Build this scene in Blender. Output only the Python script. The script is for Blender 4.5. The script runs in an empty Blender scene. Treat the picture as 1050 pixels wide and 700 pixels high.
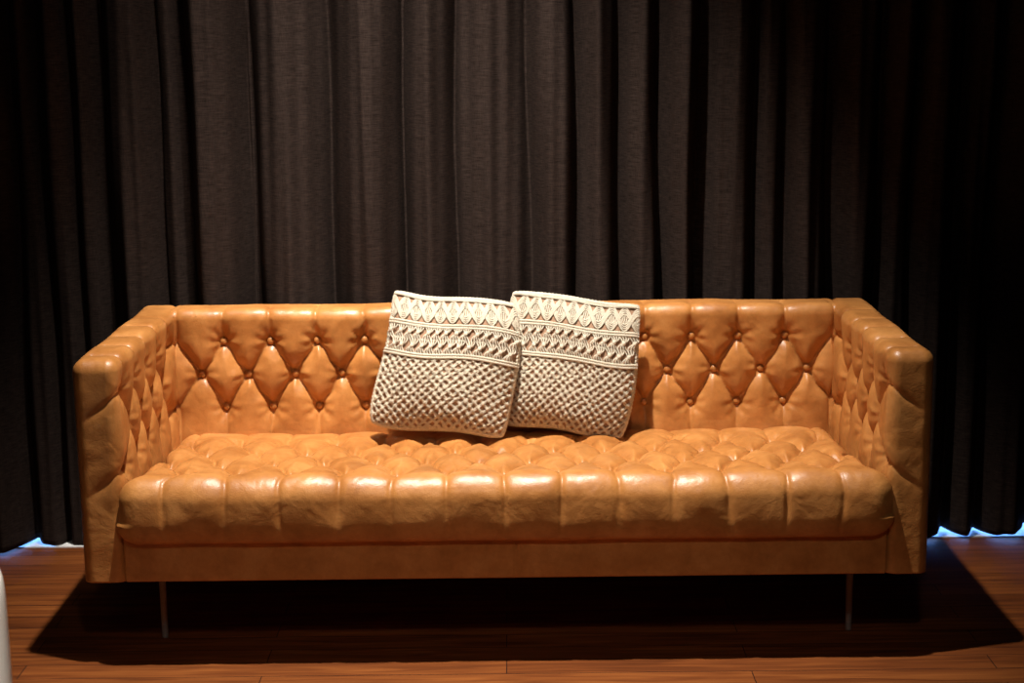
import bpy, math, random
import numpy as np
from mathutils import Matrix, Vector
random.seed(4); rng=np.random.default_rng(5)
S=bpy.context.scene
COL=S.collection
S.view_settings.view_transform='Standard'
S.view_settings.look='None'

# ---------------------------------------------------------------- helpers
def mesh_obj(name, verts, faces, mat=None, smooth=True):
    me=bpy.data.meshes.new(name)
    me.from_pydata([tuple(v) for v in verts],[],[tuple(int(i) for i in f) for f in faces]); me.update()
    if smooth: me.polygons.foreach_set('use_smooth',[True]*len(me.polygons))
    ob=bpy.data.objects.new(name,me); COL.objects.link(ob)
    if mat: me.materials.append(mat)
    return ob
def empty(name,loc):
    e=bpy.data.objects.new(name,None); e.location=loc; e.empty_display_size=.1; COL.objects.link(e); return e
def parent(ch,pa):
    bpy.context.view_layer.update()
    ch.parent=pa; ch.matrix_parent_inverse=pa.matrix_world.inverted()
def tag(o,label,cat,group=None,kind=None):
    o["label"]=label; o["category"]=cat
    if group:o["group"]=group
    if kind:o["kind"]=kind
def newmat(name):
    m=bpy.data.materials.new(name); m.use_nodes=True
    nt=m.node_tree; b=nt.nodes['Principled BSDF']; return m,nt,b
def node(nt,t,**kw):
    n=nt.nodes.new(t)
    for k,v in kw.items():
        if k.startswith('_'): setattr(n,k[1:],v)
        else: n.inputs[k.replace('__',' ')].default_value=v
    return n
def ramp(nt,fac,stops):
    r=nt.nodes.new('ShaderNodeValToRGB'); e=r.color_ramp.elements
    while len(e)<len(stops): e.new(.5)
    for i,(p,c) in enumerate(stops): e[i].position=p; e[i].color=(*c,1)
    nt.links.new(fac,r.inputs[0]); return r
def coords(nt,scale=(1,1,1)):
    tc=nt.nodes.new('ShaderNodeTexCoord'); mp=nt.nodes.new('ShaderNodeMapping')
    mp.inputs['Scale'].default_value=scale; nt.links.new(tc.outputs['Object'],mp.inputs[0]); return mp.outputs[0]
def bump(nt,b,srcs):
    prev=None
    for out,st,dist in srcs:
        bn=nt.nodes.new('ShaderNodeBump'); bn.inputs['Strength'].default_value=st; bn.inputs['Distance'].default_value=dist
        nt.links.new(out,bn.inputs['Height'])
        if prev: nt.links.new(prev,bn.inputs['Normal'])
        prev=bn.outputs[0]
    nt.links.new(prev,b.inputs['Normal'])
def box(name,x0,x1,y0,y1,z0,z1,mat):
    v=[(x,y,z) for x in(x0,x1) for y in(y0,y1) for z in(z0,z1)]
    f=[(0,1,3,2),(4,6,7,5),(0,4,5,1),(2,3,7,6),(0,2,6,4),(1,5,7,3)]
    return mesh_obj(name,v,f,mat,False)

# ---------------------------------------------------------------- materials
def leather():
    m,nt,b=newmat('tan_leather'); c=coords(nt)
    n=node(nt,'ShaderNodeTexNoise',Scale=8,Detail=8,Roughness=.7); nt.links.new(c,n.inputs['Vector'])
    r=ramp(nt,n.outputs[0],[(.3,(.32,.112,.025)),(.5,(.46,.182,.046)),(.7,(.60,.262,.076))])
    nt.links.new(r.outputs[0],b.inputs['Base Color'])
    v=node(nt,'ShaderNodeTexVoronoi',Scale=300); nt.links.new(c,v.inputs['Vector'])
    w=node(nt,'ShaderNodeTexNoise',Scale=30,Detail=4,Distortion=1.0); nt.links.new(c,w.inputs['Vector'])
    w2=node(nt,'ShaderNodeTexNoise',Scale=10,Detail=2,Distortion=.6); nt.links.new(c,w2.inputs['Vector'])
    w3=node(nt,'ShaderNodeTexNoise',Scale=12,Detail=3,Distortion=2.0); nt.links.new(c,w3.inputs['Vector'])
    s1=node(nt,'ShaderNodeMath',_operation='SUBTRACT'); nt.links.new(w3.outputs[0],s1.inputs[0]); s1.inputs[1].default_value=.5
    s2=node(nt,'ShaderNodeMath',_operation='ABSOLUTE'); nt.links.new(s1.outputs[0],s2.inputs[0])
    s3=node(nt,'ShaderNodeMath',_operation='MINIMUM'); nt.links.new(s2.outputs[0],s3.inputs[0]); s3.inputs[1].default_value=.04
    bump(nt,b,[(w2.outputs[0],.45,.013),(s3.outputs[0],.14,.02),(w.outputs[0],.22,.004),(v.outputs['Distance'],.25,.0009)])
    rr=node(nt,'ShaderNodeMapRange'); rr.inputs['To Min'].default_value=.28; rr.inputs['To Max'].default_value=.50
    nt.links.new(w.outputs[0],rr.inputs[0]); nt.links.new(rr.outputs[0],b.inputs['Roughness'])
    b.inputs['Specular IOR Level'].default_value=.5
    return m
LEA=leather()
def simple(name,col,rough=.5,metal=0,nscale=40,var=.12,bst=.1,bd=.002):
    m,nt,b=newmat(name); c=coords(nt)
    n=node(nt,'ShaderNodeTexNoise',Scale=nscale,Detail=4); nt.links.new(c,n.inputs['Vector'])
    lo=tuple(x*(1-var) for x in col); hi=tuple(min(1,x*(1+var)) for x in col)
    r=ramp(nt,n.outputs[0],[(.3,lo),(.7,hi)]); nt.links.new(r.outputs[0],b.inputs['Base Color'])
    b.inputs['Roughness'].default_value=rough; b.inputs['Metallic'].default_value=metal
    bump(nt,b,[(n.outputs[0],bst,bd)]); return m
METAL=simple('brushed_metal',(.50,.42,.37),.42,.6)
CORD=simple('cotton_cord',(.565,.495,.385),.9,0,400,.18,.5,.002)
LINING=simple('peach_fabric',(.33,.19,.115),.9,0,200,.15,.3,.001)
CREAM=simple('cream_upholstery',(.85,.80,.70),.9,0,200,.06,.2,.001)
DARKWOOD=simple('dark_wood',(.08,.035,.018),.4)
PAINT=simple('dark_paint',(.03,.028,.028),.9)
WHITE=simple('bounce_white',(.85,.85,.85),.6)

def curtain_mat():
    m,nt,b=newmat('woven_curtain')
    c=coords(nt,(30,30,520)); c2=coords(nt,(520,520,40))
    n=node(nt,'ShaderNodeTexNoise',Scale=1,Detail=3); nt.links.new(c,n.inputs['Vector'])
    n2=node(nt,'ShaderNodeTexNoise',Scale=1,Detail=2); nt.links.new(c2,n2.inputs['Vector'])
    mx=node(nt,'ShaderNodeMath',_operation='MULTIPLY_ADD'); nt.links.new(n2.outputs[0],mx.inputs[0]); mx.inputs[1].default_value=.5; nt.links.new(n.outputs[0],mx.inputs[2])
    hf=node(nt,'ShaderNodeMath',_operation='MULTIPLY'); nt.links.new(mx.outputs[0],hf.inputs[0]); hf.inputs[1].default_value=.667
    r=ramp(nt,hf.outputs[0],[(.34,(.0125,.0082,.0070)),(.66,(.046,.0310,.0255))])
    nt.links.new(r.outputs[0],b.inputs['Base Color']); b.inputs['Roughness'].default_value=.95
    b.inputs['Specular IOR Level'].default_value=.05
    bump(nt,b,[(hf.outputs[0],.35,.0015)]); return m
CURT=curtain_mat()

def floor_mat():
    m,nt,b=newmat('wood_floor'); c=coords(nt)
    br=node(nt,'ShaderNodeTexBrick',Scale=1.0); nt.links.new(c,br.inputs['Vector'])
    br.inputs['Brick Width'].default_value=1.3; br.inputs['Row Height'].default_value=.095
    br.inputs['Mortar Size'].default_value=.0014; br.inputs['Mortar Smooth'].default_value=.2
    br.inputs['Color1'].default_value=(.2,.2,.2,1); br.inputs['Color2'].default_value=(.8,.8,.8,1); br.inputs['Mortar'].default_value=(.5,.5,.5,1)
    cg=coords(nt,(3,45,45)); g=node(nt,'ShaderNodeTexNoise',Scale=1,Detail=6,Distortion=.8); nt.links.new(cg,g.inputs['Vector'])
    ad=node(nt,'ShaderNodeMath',_operation='MULTIPLY_ADD'); nt.links.new(br.outputs['Color'],ad.inputs[0]); ad.inputs[1].default_value=.32; nt.links.new(g.outputs[0],ad.inputs[2])
    r=ramp(nt,ad.outputs[0],[(.35,(.062,.0150,.0036)),(.65,(.150,.040,.009)),(.95,(.26,.080,.018))])
    mx=node(nt,'ShaderNodeMix',_data_type='RGBA'); nt.links.new(br.outputs['Fac'],mx.inputs[0])
    nt.links.new(r.outputs[0],mx.inputs[6]); mx.inputs[7].default_value=(.02,.007,.004,1)
    nt.links.new(mx.outputs[2],b.inputs['Base Color']); b.inputs['Roughness'].default_value=.6
    b.inputs['Specular IOR Level'].default_value=.12
    iv=node(nt,'ShaderNodeMath',_operation='SUBTRACT'); iv.inputs[0].default_value=1; nt.links.new(br.outputs['Fac'],iv.inputs[1])
    bump(nt,b,[(iv.outputs[0],.5,.002),(g.outputs[0],.08,.002)]); return m
FLO=floor_mat()

# ---------------------------------------------------------------- tufting
def wob(a,b,k=1.0):
    return (np.sin(a*23.1+b*11.3+.7)+np.sin(a*-14.7+b*31.9+2.1)+np.sin(a*41.3-b*19.7+4.2))/3*k
class Tuft:
    def __init__(s,L0,sx,z0,sz,nrow,kmin,kmax,Dc,Db,fade=.3,ends=True,outk=1.0,jit=0.0,aw=.007):
        s.L0,s.sx,s.z0,s.sz,s.nrow=L0,sx,z0,sz,nrow
        s.kmin,s.kmax,s.Dc,s.Db,s.fade,s.ends,s.outk,s.jit,s.aw=kmin,kmax,Dc,Db,fade,ends,outk,jit,aw
        B=[]
        for j in range(nrow):
            off=0 if j%2==0 else .5
            k=math.ceil(kmin-off-1e-6)+off
            while k<=kmax+1e-6:
                B.append((L0+k*sx, z0+j*sz)); k+=1
        s.B=np.array(B)
        s.c=1/math.sqrt(1/sx**2+1/(4*sz**2))
    def __call__(s,L,Z):
        L=np.asarray(L,float);Z=np.asarray(Z,float)
        L1=L;Z1=Z
        dx=L[...,None]-s.B[:,0]; dz=Z[...,None]-s.B[:,1]
        r2=dx*dx+dz*dz; i=np.argmin(r2,-1); r=np.sqrt(np.take_along_axis(r2,i[...,None],-1)[...,0])
        th=np.arctan2(np.take_along_axis(dz,i[...,None],-1)[...,0],np.take_along_axis(dx,i[...,None],-1)[...,0])
        aw=s.aw*sstep(.012,.06,r)
        L=L+aw*wob(L1*1.5,Z1*1.5); Z=Z+aw*wob(Z1*1.7,L1*1.3)
        p=(L-s.L0)/s.sx; q=(Z-s.z0)/(2*s.sz); qmax=(s.nrow-1)/2
        fr=lambda a: np.abs(a-np.round(a))
        d=np.minimum(fr(p-q),fr(p+q))
        hi=q>qmax; lo=q<0
        offhi=0 if (s.nrow-1)%2==0 else .5
        d=np.where(hi,fr(p-offhi),d); d=np.where(lo,fr(p),d)
        kn,kx=(s.kmin,s.kmax) if s.ends else (-1e6,1e6)
        outL=p<kn; outR=p>kx
        inz=~hi&~lo
        d=np.where((outL|outR)&inz,fr(q),d)
        dp=np.where(outL,kn-p,p-kx); dq=np.where(hi,q-qmax,-q)
        corner=(outL|outR)&(hi|lo)
        d=np.where(corner,np.minimum(dp,dq),d)
        dl=d*s.c
        ex=np.maximum(0,np.maximum(dp*s.sx*(outL|outR),dq*2*s.sz*(hi|lo)))
        fd=np.clip(1-ex/s.fade,0,1)
        if s.outk<1: fd=fd*(1-(1-s.outk)*sstep(0,.07,ex))
        dm=s.c*.5
        dome=1-(1-np.clip(dl/dm,0,1))**2.2
        cr=1-np.exp(-dl/.006)
        wgt=np.clip(ex/.08,0,1)*.34
        a=.30+wgt
        h=-s.Dc*fd*(1-(a*cr+(1-a)*dome))*(1+.30*wob(L1*.8,Z1*.8+3))
        rb=np.maximum(0,r-.010)
        h2=-s.Db*np.exp(-(rb/.022)**1.3)
        inner=np.exp(-(r/.016)**4)
        h=h*(1-inner)+(-s.Dc*.80)*inner+h2
        h+=.0018*np.sin(7*th+i*1.7)*np.exp(-((r-.034)/.018)**2)
        h+=.0022*wob(L1*1.2+1,Z1*1.2)*(1-inner)*sstep(.01,.05,r)
        return h

def sstep(a,b,x):
    t=np.clip((x-a)/(b-a),0,1); return t*t*(3-2*t)
def rbox(x0,x1,y0,y1,z0,z1,r,res):
    c=np.array([(x0+x1)/2,(y0+y1)/2,(z0+z1)/2]); h=np.array([(x1-x0)/2,(y1-y0)/2,(z1-z0)/2])
    V=[];F=[];key={}
    def axis(k):
        a=[-h[k]+r-r*math.tan(t) for t in np.linspace(math.pi/4,0,10)]
        b=list(np.linspace(-h[k]+r,h[k]-r,max(2,int((2*h[k]-2*r)/res)+1)))[1:-1]
        return np.array(a+b+[-x for x in a[::-1]])
    AX=[axis(k) for k in range(3)]
    inner=h-r
    for ax in range(3):
        u,v=[(1,2),(2,0),(0,1)][ax]
        for sg in(-1,1):
            U,W=np.meshgrid(AX[u],AX[v],indexing='ij')
            P=np.zeros(U.shape+(3,)); P[...,u]=U;P[...,v]=W;P[...,ax]=sg*h[ax]
            idx=np.zeros(U.shape,int)
            for i in range(U.shape[0]):
                for j in range(U.shape[1]):
                    k=tuple(np.round(P[i,j],6)+0.0)
                    if k not in key: key[k]=len(V); V.append(P[i,j])
                    idx[i,j]=key[k]
            a=idx[:-1,:-1].ravel();b=idx[1:,:-1].ravel();cc=idx[1:,1:].ravel();d=idx[:-1,1:].ravel()
            q=np.stack([a,b,cc,d],1)
            if sg<0:q=q[:,::-1]
            F.append(q)
    V=np.array(V);F=np.concatenate(F)
    Q=np.clip(V,-inner,inner); N=V-Q; N/=np.linalg.norm(N,axis=1)[:,None]
    return Q+r*N+c,N,F

# ---------------------------------------------------------------- sofa
sofa=empty('sofa',(0,.44,0))
tag(sofa,"caramel tan leather button-tufted sofa with box arms and metal legs","sofa")
def button_mesh():
    V=[];F=[];n=16;prof=[(.0,.0065),(.004,.0062),(.008,.005),(.0105,.0025),(.0113,-.001),(.010,-.005)]
    V.append((0,0,prof[0][1]))
    for r,z in prof[1:]:
        for i in range(n): a=2*math.pi*i/n; V.append((r*math.cos(a),r*math.sin(a),z))
    for i in range(n): F.append((0,1+i,1+(i+1)%n))
    for k in range(len(prof)-2):
        for i in range(n):
            a=1+k*n+i;b=1+k*n+(i+1)%n; F.append((a,a+n,b+n,b))
    F.append(tuple(1+(len(prof)-2)*n+i for i in range(n)))
    me=bpy.data.meshes.new('button'); me.from_pydata(V,[],F); me.polygons.foreach_set('use_smooth',[True]*len(F)); me.materials.append(LEA); return me
BM=button_mesh()
def add_button(pos,nrm,pa):
    b=bpy.data.objects.new('button',BM); COL.objects.link(b)
    b.matrix_world=Matrix.Translation(pos)@Vector(nrm).to_track_quat('Z','Y').to_matrix().to_4x4()
    b.parent=pa; b.matrix_parent_inverse=pa.matrix_world.inverted()

HT=.84; XI=1.020; XO=1.134; ZB=.232
# backrest
T=Tuft(0,.144,.533,.103,3,-6.5,6.5,.027,.012,.17,False,.8)
V,N,F=rbox(-XI-.02,XI+.02,.762,.885,.30,HT,.034,.0045)
w=sstep(.35,-.1,N[:,1])
d=T(V[:,0],V[:,2])*w
d+=.012*w*(np.clip(-N[:,1],0,1))
V2=V+N*d[:,None]
V2[:,2]+=(.003*wob(V2[:,0]*.35,V2[:,1]*.3))*sstep(.75,.83,V2[:,2])
back=mesh_obj('backrest',V2,F,LEA); parent(back,sofa)
bpy.context.view_layer.update()
for L,z in T.B:
    dd=float(T(np.array([L]),np.array([z]))[0])+.012
    add_button((L,.762-dd-.005,z),(0,-1,0),back)
# arms
for sgn in(-1,1):
    TA=Tuft(.10,.144,.533,.103,3,0,4,.027,.013,.24,True)
    V,N,F=rbox(XI-.006,XO,0,.885,ZB-.034,HT,.034,.0045)
    w=sstep(.65,-.1,N[:,0])
    w=w*sstep(.30,.40,V[:,2])
    fr=np.clip(-N[:,1],0,1)
    # pleats run from the tufted side round onto the front panel, dying out towards the outer edge
    run=sstep(XO-.005,XI+.03,V[:,0])
    w=w*(1-sstep(.2,.8,fr)*(1-.60*run))
    Zs=V[:,2]+fr*.75*(V[:,0]-XI)*sstep(.2,.8,fr)
    d=TA(V[:,1],Zs)*w+.004*w*np.clip(-N[:,0],0,1)
    fm=sstep(.4,.95,fr)
    d+=fm*.0015*wob(V[:,0]*1.2,V[:,2]*.5)
    V2=V+N*d[:,None]
    V2[:,2]+=np.where(V2[:,2]>.6,.002*np.sin(V2[:,1]*17+sgn),0)
    V2[:,2]=np.maximum(V2[:,2],ZB+.001*(V2[:,2]-ZB))      # square-cut bottom
    if sgn<0: V2[:,0]*=-1; F=F[:,::-1]
    arm=mesh_obj('armrest',V2,F,LEA); parent(arm,sofa); bpy.context.view_layer.update()
    for L,z in TA.B:
        dd=float(TA(np.array([L]),np.array([z]))[0])+.004
        add_button((sgn*(XI-.006-dd-.004),L,z),(-sgn,0,0),arm)
# seat
TS=Tuft(0,.145,.085,.168,4,-6.5,6.5,.028,.014,.60,False,.48,aw=.012)
V,N,F=rbox(-1.01,1.01,-.035,.775,.338,.527,.066,.0045)
w=sstep(-.75,-.1,N[:,2])*sstep(.350,.46,V[:,2])
w=w*(1-sstep(.2,.9,N[:,1]))
front=sstep(.2,.8,-N[:,1])
d=TS(V[:,0],V[:,1])*w
pf=(V[:,0]+.010*wob(V[:,0]*.5,V[:,2]*1.0)*sstep(.50,.36,V[:,2]))/.145; dlf=np.abs(pf-np.round(pf))*.145
okf=(np.abs(V[:,0])<.95)
d+=-.0035*np.exp(-(dlf/.0045)**1.2)*front*okf*(1-sstep(.39,.48,V[:,2]))*sstep(.345,.37,V[:,2])
d+=.008*np.clip(-N[:,1],0,1)*np.sin(np.clip((V[:,2]-.338)/.189,0,1)*math.pi)
d+=.0025*wob(V[:,0]*.7,V[:,2]*1.2)*np.clip(-N[:,1],0,1)
V2=V+N*d[:,None]
low=(N[:,2]<0)&(N[:,1]<0)
V2[:,1]-=np.where(low,.066*(1-np.clip(-N[:,1],0,1))*.60*sstep(0,.5,-N[:,1]),0)
V2[:,2]-=.070*np.clip(V2[:,1],0,1)/.77*sstep(.40,.5,V[:,2])
V2[:,2]+=.004*wob(V2[:,0]*.45,V2[:,1]*.5)*sstep(.42,.5,V[:,2])
V2[:,0]*=1+.027*sstep(.05,-.01,V2[:,1])
seat=mesh_obj('seat_cushion',V2,F,LEA); parent(seat,sofa); bpy.context.view_layer.update()
for L,y in TS.B:
    if y>.70: continue
    dd=float(TS(np.array([L]),np.array([y]))[0])+.004*float(wob(L*.45,y*.5))
    add_button((L,y,.527+dd-.070*y/.77+.003),(0,0.05,1),seat)
def tube(pts,r,sides=8,name='tube',mat=None,closed=False):
    pts=np.array(pts,float);n=len(pts)
    V=[];F=[]
    for i in range(n):
        t=pts[min(i+1,n-1)]-pts[max(i-1,0)]; t/=np.linalg.norm(t)
        up=np.array([0,0,1.]) if abs(t[2])<.9 else np.array([0,1.,0])
        a=np.cross(t,up);a/=np.linalg.norm(a);b=np.cross(a,t)
        for k in range(sides):
            an=2*math.pi*k/sides; V.append(pts[i]+r*(a*math.cos(an)+b*math.sin(an)))
    for i in range(n-1):
        for k in range(sides):
            F.append((i*sides+k,i*sides+(k+1)%sides,(i+1)*sides+(k+1)%sides,(i+1)*sides+k))
    F.append(tuple(range(sides))[::-1]); F.append(tuple((n-1)*sides+k for k in range(sides)))
    return mesh_obj(name,V,F,mat)
V,N,F=rbox(-XI+.0,XI-.0,-.002,.86,ZB+.001,.360,.006,.006)
g=-.004*np.exp(-((V[:,0]-.03)/.004)**2)*(N[:,1]<-.3)
V2=V+N*g[:,None]
base=mesh_obj('base_frame',V2,F,LEA); parent(base,sofa)
for lx in(-.965,.965):
    for ly in(.20,.78):
        n=20;V=[];F=[]
        prof=[(.0085,0),(.0085,.004),(.009,.006),(.010,.214),(.024,.217),(.024,.234)]
        for r,z in prof:
            for i in range(n): a=2*math.pi*i/n; V.append((lx+r*math.cos(a),ly+r*math.sin(a),z))
        for k in range(len(prof)-1):
            for i in range(n): F.append((k*n+i,k*n+(i+1)%n,(k+1)*n+(i+1)%n,(k+1)*n+i))
        F.append(tuple(range(n))[::-1]);F.append(tuple((len(prof)-1)*n+i for i in range(n)))
        lg=mesh_obj('leg',V,F,METAL,True); lg["label"]="slender metal leg"; parent(lg,sofa)

# ---------------------------------------------------------------- macrame pillows
W,H,TH=.392,.416,.155
def psurf(u,v,side=-1):
    u=np.asarray(u,float);v=np.asarray(v,float)
    t=TH*(np.clip(1-np.abs(u)**2.3,0,1)*np.clip(1-np.abs(v)**2.3,0,1))**.55
    if side>0: t=t*.35
    x=W/2*u*(1-.02*(1-v*v)-.050*np.abs(v)**8); z=H/2*v*(1-.03*(1-u*u)-.050*np.abs(u)**8)
    return np.stack([x,side*t/2,z],-1)
def pnorm(u,v):
    e=1e-3; u=np.clip(u,-.985,.985);v=np.clip(v,-.985,.985)
    a=psurf(u+e,v)-psurf(u-e,v); b=psurf(u,v+e)-psurf(u,v-e)
    n=np.cross(a,b); n/=np.linalg.norm(n,axis=-1)[...,None]; return n
n=56; g=np.sin(np.linspace(-math.pi/2,math.pi/2,n))
U,Vv=np.meshgrid(g,g,indexing='ij')
A=psurf(U,Vv,-1).reshape(-1,3);B=psurf(U,Vv,1).reshape(-1,3)
V=list(A)+list(B);F=[]
idx=np.arange(n*n).reshape(n,n)
for i in range(n-1):
    for j in range(n-1):
        F.append((idx[i,j],idx[i+1,j],idx[i+1,j+1],idx[i,j+1]))
        F.append((n*n+idx[i,j],n*n+idx[i,j+1],n*n+idx[i+1,j+1],n*n+idx[i+1,j]))
pil=mesh_obj('throw_pillow',V,F,LINING)
import bmesh
bm=bmesh.new();bm.from_mesh(pil.data);bmesh.ops.remove_doubles(bm,verts=bm.verts,dist=1e-5);bmesh.ops.recalc_face_normals(bm,faces=bm.faces);bm.to_mesh(pil.data);bm.free()
RV=[];RF=[]
def cord(us,vs,r=.0028,lift=.0015,sides=6):
    us=np.asarray(us,float);vs=np.asarray(vs,float)
    P=psurf(us,vs);Nn=pnorm(us,vs);P=P+Nn*(np.asarray(lift)[...,None] if np.ndim(lift) else lift)
    t=np.gradient(P,axis=0);t/=np.linalg.norm(t,axis=1)[:,None]+1e-9
    b=np.cross(t,Nn);b/=np.linalg.norm(b,axis=1)[:,None]+1e-9; n2=np.cross(b,t)
    o=len(RV);m=len(us); rr=r*np.ones(m) if np.isscalar(r) else r
    for i in range(m):
        for k in range(sides):
            a=2*math.pi*k/sides; RV.append(P[i]+rr[i]*(n2[i]*math.cos(a)+b[i]*math.sin(a)))
    for i in range(m-1):
        for k in range(sides):
            RF.append((o+i*sides+k,o+(i+1)*sides+k,o+(i+1)*sides+(k+1)%sides,o+i*sides+(k+1)%sides))
def knot(u,v,ru,rv,rn,lift=.002):
    c=psurf(u,v);nn=pnorm(u,v);c=c+nn*lift
    ex=np.array([1,0,0.]);ex-=nn*ex.dot(nn);ex/=np.linalg.norm(ex);ez=np.cross(nn,ex);
    if ez[2]<0: ez=-ez
    o=len(RV);nl,nm=5,8
    for i in range(nl+1):
        a=math.pi*i/nl-math.pi/2
        for j in range(nm):
            b=2*math.pi*j/nm
            RV.append(c+ez*rv*math.sin(a)+ex*ru*math.cos(a)*math.cos(b)+nn*rn*math.cos(a)*math.sin(b))
    for i in range(nl):
        for j in range(nm):
            RF.append((o+i*nm+j,o+i*nm+(j+1)%nm,o+(i+1)*nm+(j+1)%nm,o+(i+1)*nm+j))
def twist(u0,u1,v,r=.003,amp=.011,per=26):
    s=np.linspace(0,1,170)
    for ph in(0,math.pi):
        sag=-.03*np.cos((s-.5)*math.pi)+.006*np.sin(s*11+v*9)
        cord(u0+(u1-u0)*s,v+sag+amp*np.sin(per*2*math.pi*s+ph),r,.006+.0015*np.cos(per*2*math.pi*s+ph)) 
# net of square knots (lower part)
NC=16; du=2/NC; dv=du*W/H*1.0
v1=.02; nrow=int((v1+.985)/(dv/2))
for fam in(1,-1):
    for k in range(-NC-4,2*NC+4):
        s=np.linspace(0,nrow,nrow*5+1)
        u=-1+du*(k+fam*s*.5)+.010*np.sin(s*1.3+k); v=v1-dv*.5*s+.010*np.sin(s*.9+k*2)
        for off in(-.14,.14):
            uu=u+off*du*(1-.45*np.abs(np.cos(math.pi*s)))
            ok=(uu>-.985)&(uu<.985)
            if ok.sum()>3:
                ii=np.where(ok)[0]; cord(uu[ii],v[ii],.0020,.0042-.002*np.abs(np.sin(math.pi*s[ii])),5)
for j in range(nrow+1):
    off=0 if j%2==0 else .5
    for k in range(0,NC+1):
        u=-1+du*(k+off)+.010*rng.normal(); v=v1-dv*.5*j+.010*rng.normal()
        if abs(u)<.96 and abs(v)<.975:
            sgn=rng.choice([-1,1])
            for q in(-.5,.5):
                knot(u+sgn*q*.012,v+q*.018,.0038,.0023,.0024,.0048)
for vv in(.06,.10,.53,.57,.955):
    twist(-.98,.98,vv,.0028,.010,28)
NB=14
for row,(va,vb) in enumerate([(.53,.31),(.33,.10)]):
    for k in range(NB+1):
        uc=-1+2/NB*(k+(.5 if row==0 else 0))+.010*rng.normal()
        if abs(uc)>.96: continue
        s=np.linspace(0,1,14)
        for m_ in(-1.5,-.5,.5,1.5):
            off=m_*.042*(.15+.85*np.abs(np.cos(math.pi*s)))
            uu=np.clip(uc+off+.02*np.sin(2*math.pi*s),-.985,.985)
            cord(uu,va+(vb-va)*s-.015,.0023,.0035+.002*math.cos(m_)+.004*np.sin(math.pi*s),5)
        knot(uc,(va+vb)/2-.015,.0066,.0076,.0050,.009)
NZ=5;s=np.linspace(0,1,NZ*16+1)
tri=2*np.abs((s*NZ)%1-.5); tri=.5-.5*np.cos(tri*math.pi)
for off in(-.06,-.02,.02,.06):
    cord(-.98+1.96*s,.63+.25*tri+off*.8+.008*np.sin(s*9),.0026,.0050,5)
    cord(-.98+1.96*s,.88-.25*tri+off*.8+.008*np.sin(s*9),.0026,.0035,5)
for k in range(NZ*2+1):
    uc=-.98+1.96*k/(NZ*2)
    for m_ in range(-2,3):
        uu=uc+m_*.03
        if abs(uu)>.97: continue
        h=.09*(1-abs(m_)/3)
        q=np.linspace(-1,1,8); cord(np.full(8,uu)+.01*q,.755+h*q,.0024,.002,5)
for a,b in(((-1,-1),(1,-1)),((1,-1),(1,1)),((1,1),(-1,1)),((-1,1),(-1,-1))):
    s=np.linspace(0,1,120)
    for ph in(0,math.pi):
        uu=a[0]+(b[0]-a[0])*s; vv=a[1]+(b[1]-a[1])*s
        wv=.014*np.sin(34*math.pi*s+ph)
        if a[0]==b[0]: uu=uu*.985+wv
        else: vv=vv*.985+wv
        cord(uu,vv,.0045,.001,6)
mac=mesh_obj('macrame_cover',RV,RF,CORD); mac["label"]="knotted cream cotton macrame front"
mac.parent=pil
def place(o,loc,yaw,lean,roll):
    o.matrix_world=Matrix.Translation(loc)@Matrix.Rotation(math.radians(yaw),4,'Z')@Matrix.Rotation(math.radians(-lean),4,'X')@Matrix.Rotation(math.radians(roll),4,'Y')
def slump(me,kx,shear,ph,bul):
    n=len(me.vertices);co=np.zeros(n*3);me.vertices.foreach_get('co',co);co=co.reshape(-1,3)
    u=co[:,0]/(W/2);v=co[:,2]/(H/2)
    co[:,0]+=shear*-v*.5*(1-u)*.012+bul*(1-v*v)*np.clip(u,0,1)*.018+.006*np.sin(v*3.1+ph)
    co[:,0]*=1+kx*(-v)
    co[:,2]+=.006*np.sin(u*3.5+ph)-.010*(1-u*u)*np.clip(v,0,1)-.006*(1-u*u)*np.clip(-v,0,1)
    co[:,1]*=1+.30*np.clip(-v,-1,1)
    co[:,1]+=.007*np.sin(u*4+v*3+ph)*(1-u**4)*(1-v**4)
    me.vertices.foreach_set('co',co.ravel());me.update()
pil2=pil.copy(); pil2.data=pil.data.copy(); COL.objects.link(pil2)
mac2=mac.copy(); mac2.data=mac.data.copy(); mac2.parent=pil2; COL.objects.link(mac2)
for o in(pil,mac): slump(o.data,.03,-.6,.5,1)
for o in(pil2,mac2): slump(o.data,-.015,0,2.2,.3)
place(pil,(-.173,.640,.693),-1,16,6.6)
place(pil2,(.200,.688,.678),-7,12,6.0)
tag(pil,"cream knotted macrame throw pillow overlapping its neighbour on tan sofa","pillow","macrame throw pillows on the sofa")
tag(pil2,"cream macrame throw pillow tucked behind its neighbour on tan sofa","pillow","macrame throw pillows on the sofa")

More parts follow.
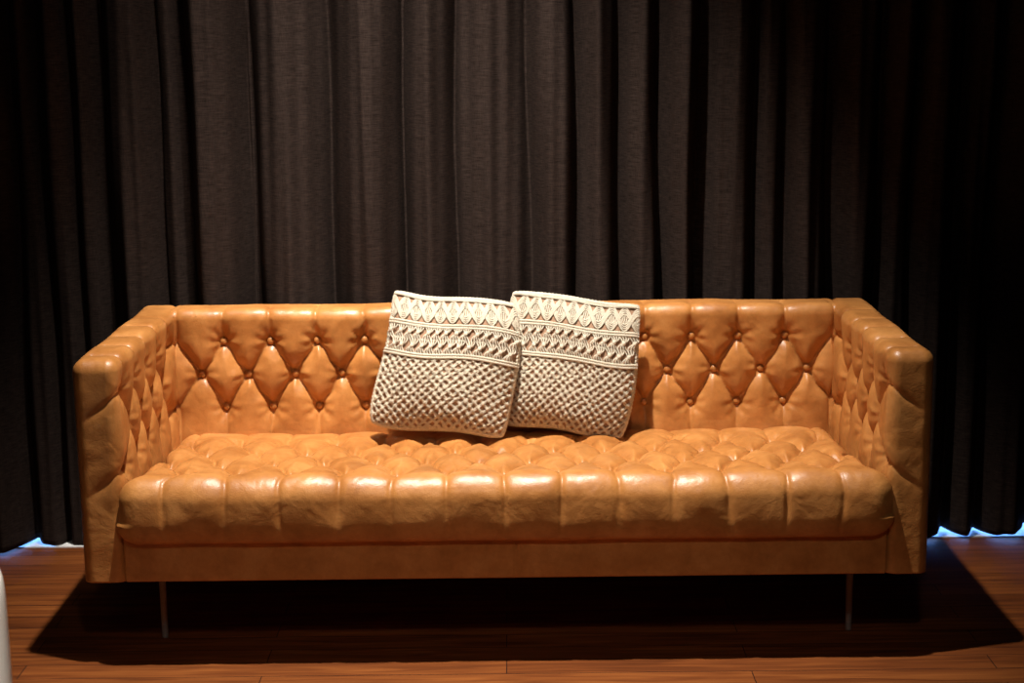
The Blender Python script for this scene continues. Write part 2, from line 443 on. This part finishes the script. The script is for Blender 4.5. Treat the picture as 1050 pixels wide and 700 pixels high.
# ---------------------------------------------------------------- curtain
def px(p): return (p-515)/321.0
vals=[px(p) for p in (-330,-262,-200,-140,-90,-40,12,44,76,104,163,193,255,263,336,412,470,541,588,634,674,716,771,808,850,900,938,985,1020,1075,1130,1180,1245,1300,1360)]
nf=len(vals)-1
depth=[.105+.06*rng.random() for _ in range(nf)]
skew=[.7+.8*rng.random() for _ in range(nf)]
base_off=[.02*rng.random() for _ in range(nf+1)]
phs=rng.random(nf+1)*6.28
xs=np.arange(px(-330)+.03,px(1360)-.03,.004); CH=4.78
zs=np.concatenate([np.linspace(0,.4,22),np.linspace(.45,1.9,40),np.linspace(2.1,CH,14)])
V=[];F=[]
for z in zs:
    vz=np.array([v+.010*math.sin(z*1.7+phs[i])+.004*math.sin(z*6+phs[i]*3) for i,v in enumerate(vals)])
    vz=np.sort(vz)
    i=np.clip(np.searchsorted(vz,xs)-1,0,nf-1)
    t=np.clip((xs-vz[i])/np.maximum(1e-4,vz[i+1]-vz[i]),0,1)
    wid=vz[i+1]-vz[i]
    dp=np.array(depth)[i]*np.clip(wid/.17,.25,1.05)*(1+.15*np.sin(z*1.1+phs[i]))
    ts=t**np.array(skew)[i]
    prof=np.clip(4*ts*(1-ts),0,1)**.95
    bo=np.array(base_off); bb=bo[i]*(1-t)+bo[i+1]*t
    y=1.095+bb-dp*prof+.008*np.sin(xs*70+z*1.5)*prof+.004*np.sin(xs*131-z*2.2)
    y=np.maximum(y,.905)
    hem=.005+sstep(1.15,1.35,np.abs(xs))*(.004+.010*np.sin(xs*7.1+2.6)+.007*np.sin(xs*19)+.005*(xs<0))
    hem=np.maximum(hem,.004)
    zz=z+hem*(1-sstep(0,.5,z)) if z<.5 else np.full_like(xs,z)
    V+=list(np.stack([xs,y,zz*np.ones_like(xs)],1))
nx=len(xs)
for j in range(len(zs)-1):
    for i in range(nx-1):
        F.append((j*nx+i,j*nx+i+1,(j+1)*nx+i+1,(j+1)*nx+i))
cur=mesh_obj('curtain',V,F,CURT)
sm=cur.modifiers.new('thickness','SOLIDIFY'); sm.thickness=.003
tag(cur,"dark charcoal brown woven floor-length curtain in deep folds","curtain")

# ---------------------------------------------------------------- room
def struct(o): o["kind"]="structure"; return o
RX0,RX1=px(-330),px(1360)
struct(box('floor',RX0,RX1,-7,1.6,-.08,0,FLO))
struct(box('wall_back',RX0,RX1,1.6,1.7,0,4.8,PAINT))
struct(box('wall_left',RX0-.1,RX0,-7,1.7,0,4.8,PAINT))
struct(box('wall_right',RX1,RX1+.1,-7,1.7,0,4.8,PAINT))
struct(box('wall_front',RX0,RX1,-7.1,-7,0,4.8,PAINT))
struct(box('ceiling',RX0-.1,RX1+.1,-7.1,1.7,4.8,4.9,PAINT))
struct(box('bounce_strip_1',RX0,RX1,1.030,1.5,0,.004,WHITE))  # pale strip added to catch window light so the hem gap shows bright
gm,nt,b=newmat('daylight_glass'); b.inputs['Base Color'].default_value=(.5,.7,1,1)
b.inputs['Emission Color'].default_value=(.15,.38,1,1); b.inputs['Emission Strength'].default_value=7
struct(box('window_1',RX0+.1,RX1-.1,1.54,1.56,.02,2.6,gm))

# ---------------------------------------------------------------- cream tub chair
cxx=-1.420
ch=empty('armchair',(cxx,-.95,0)); tag(ch,"cream upholstered tub armchair with rounded edge on wooden floor","armchair")
R0,R1=.29,.365; V=[];F=[]
angs=np.linspace(math.radians(-100),math.radians(130),60)
prof=[]
for a in np.linspace(0,2*math.pi,40,endpoint=False):
    cx,sx_=math.cos(a),math.sin(a)
    prof.append(((R0+R1)/2+(R1-R0)/2*math.copysign(abs(cx)**.55,cx),.355+.21*math.copysign(abs(sx_)**.3,sx_)))
m=len(prof)
for a in angs:
    for r,z in prof: V.append((cxx+r*math.cos(a),-.95+r*math.sin(a),z))
for i in range(len(angs)-1):
    for k in range(m): F.append((i*m+k,(i+1)*m+k,(i+1)*m+(k+1)%m,i*m+(k+1)%m))
F.append(tuple(range(m)));F.append(tuple((len(angs)-1)*m+k for k in range(m))[::-1])
o=mesh_obj('backrest',V,F,CREAM);parent(o,ch)
V=[];F=[];n=48;prof=[(0,.16),(.27,.16),(.285,.18),(.29,.36),(.28,.39),(.25,.405),(0,.41)]
for r,z in prof:
    for i in range(n): a=2*math.pi*i/n;V.append((cxx+max(r,.0005)*math.cos(a),-.95+max(r,.0005)*math.sin(a),z))
for k in range(len(prof)-1):
    for i in range(n):F.append((k*n+i,k*n+(i+1)%n,(k+1)*n+(i+1)%n,(k+1)*n+i))
o=mesh_obj('seat',V,F,CREAM);parent(o,ch)
for a in(45,135,225,315):
    a=math.radians(a)
    o=tube([(cxx+.25*math.cos(a),-.95+.25*math.sin(a),0),(cxx+.21*math.cos(a),-.95+.21*math.sin(a),.17)],.014,12,'leg',DARKWOOD);parent(o,ch)
for o in ch.children:
    fix=bmesh.new();fix.from_mesh(o.data);bmesh.ops.recalc_face_normals(fix,faces=fix.faces);fix.to_mesh(o.data);fix.free()

# ---------------------------------------------------------------- lights
def spot(name,loc,tgt,e,ang,blend,size,col):
    l=bpy.data.lights.new(name,'SPOT');l.energy=e;l.spot_size=math.radians(ang);l.spot_blend=blend;l.shadow_soft_size=size;l.color=col
    o=bpy.data.objects.new(name,l);COL.objects.link(o);o.location=loc
    o.rotation_euler=(Vector(tgt)-Vector(loc)).to_track_quat('-Z','Y').to_euler();return o
spot('key_spot',(-.24,-.38,4.4),(-.10,.36,.6),1450,50,1.0,.05,(1,.95,.86))
spot('curtain_fill',(-.5,-.3,4.6),(-.48,1.05,1.6),500,35,1.0,.1,(1,.91,.82))  # added unseen lamp, lifts the centre-left curtain folds
spot('chair_fill',(-.5,-3.3,3.8),(-1.22,-.95,.45),1600,13,.8,.1,(1,.97,.92))  # extra light invented to brighten the chair edge
spot('front_fill',(.2,-3.9,4.0),(0,.1,.35),120,34,1.0,.15,(1,.92,.82))  # added fill that lightens the base rail and sofa front
l=bpy.data.lights.new('fill','AREA');l.energy=5;l.size=1.0;l.color=(1,.92,.84)
o=bpy.data.objects.new('fill',l);COL.objects.link(o);o.location=(-.8,-4.6,4.2);o.rotation_euler=(Vector((0,.3,.5))-o.location).to_track_quat('-Z','Y').to_euler()
w=bpy.data.worlds.new('w');S.world=w;w.use_nodes=True;w.node_tree.nodes['Background'].inputs[0].default_value=(.5,.6,.8,1);w.node_tree.nodes['Background'].inputs[1].default_value=.01

# ---------------------------------------------------------------- camera
cd=bpy.data.cameras.new('camera');cd.sensor_width=36;cd.lens=1702/1050*36
cd.dof.use_dof=True;cd.dof.focus_distance=4.65;cd.dof.aperture_fstop=3.2
cam=bpy.data.objects.new('camera',cd);COL.objects.link(cam)
cam.matrix_world=Matrix.Translation((.024,-4.25,1.70))@Matrix.Rotation(math.radians(90-10.94),4,'X')@Matrix.Rotation(math.radians(-.65),4,'Z')
S.camera=cam
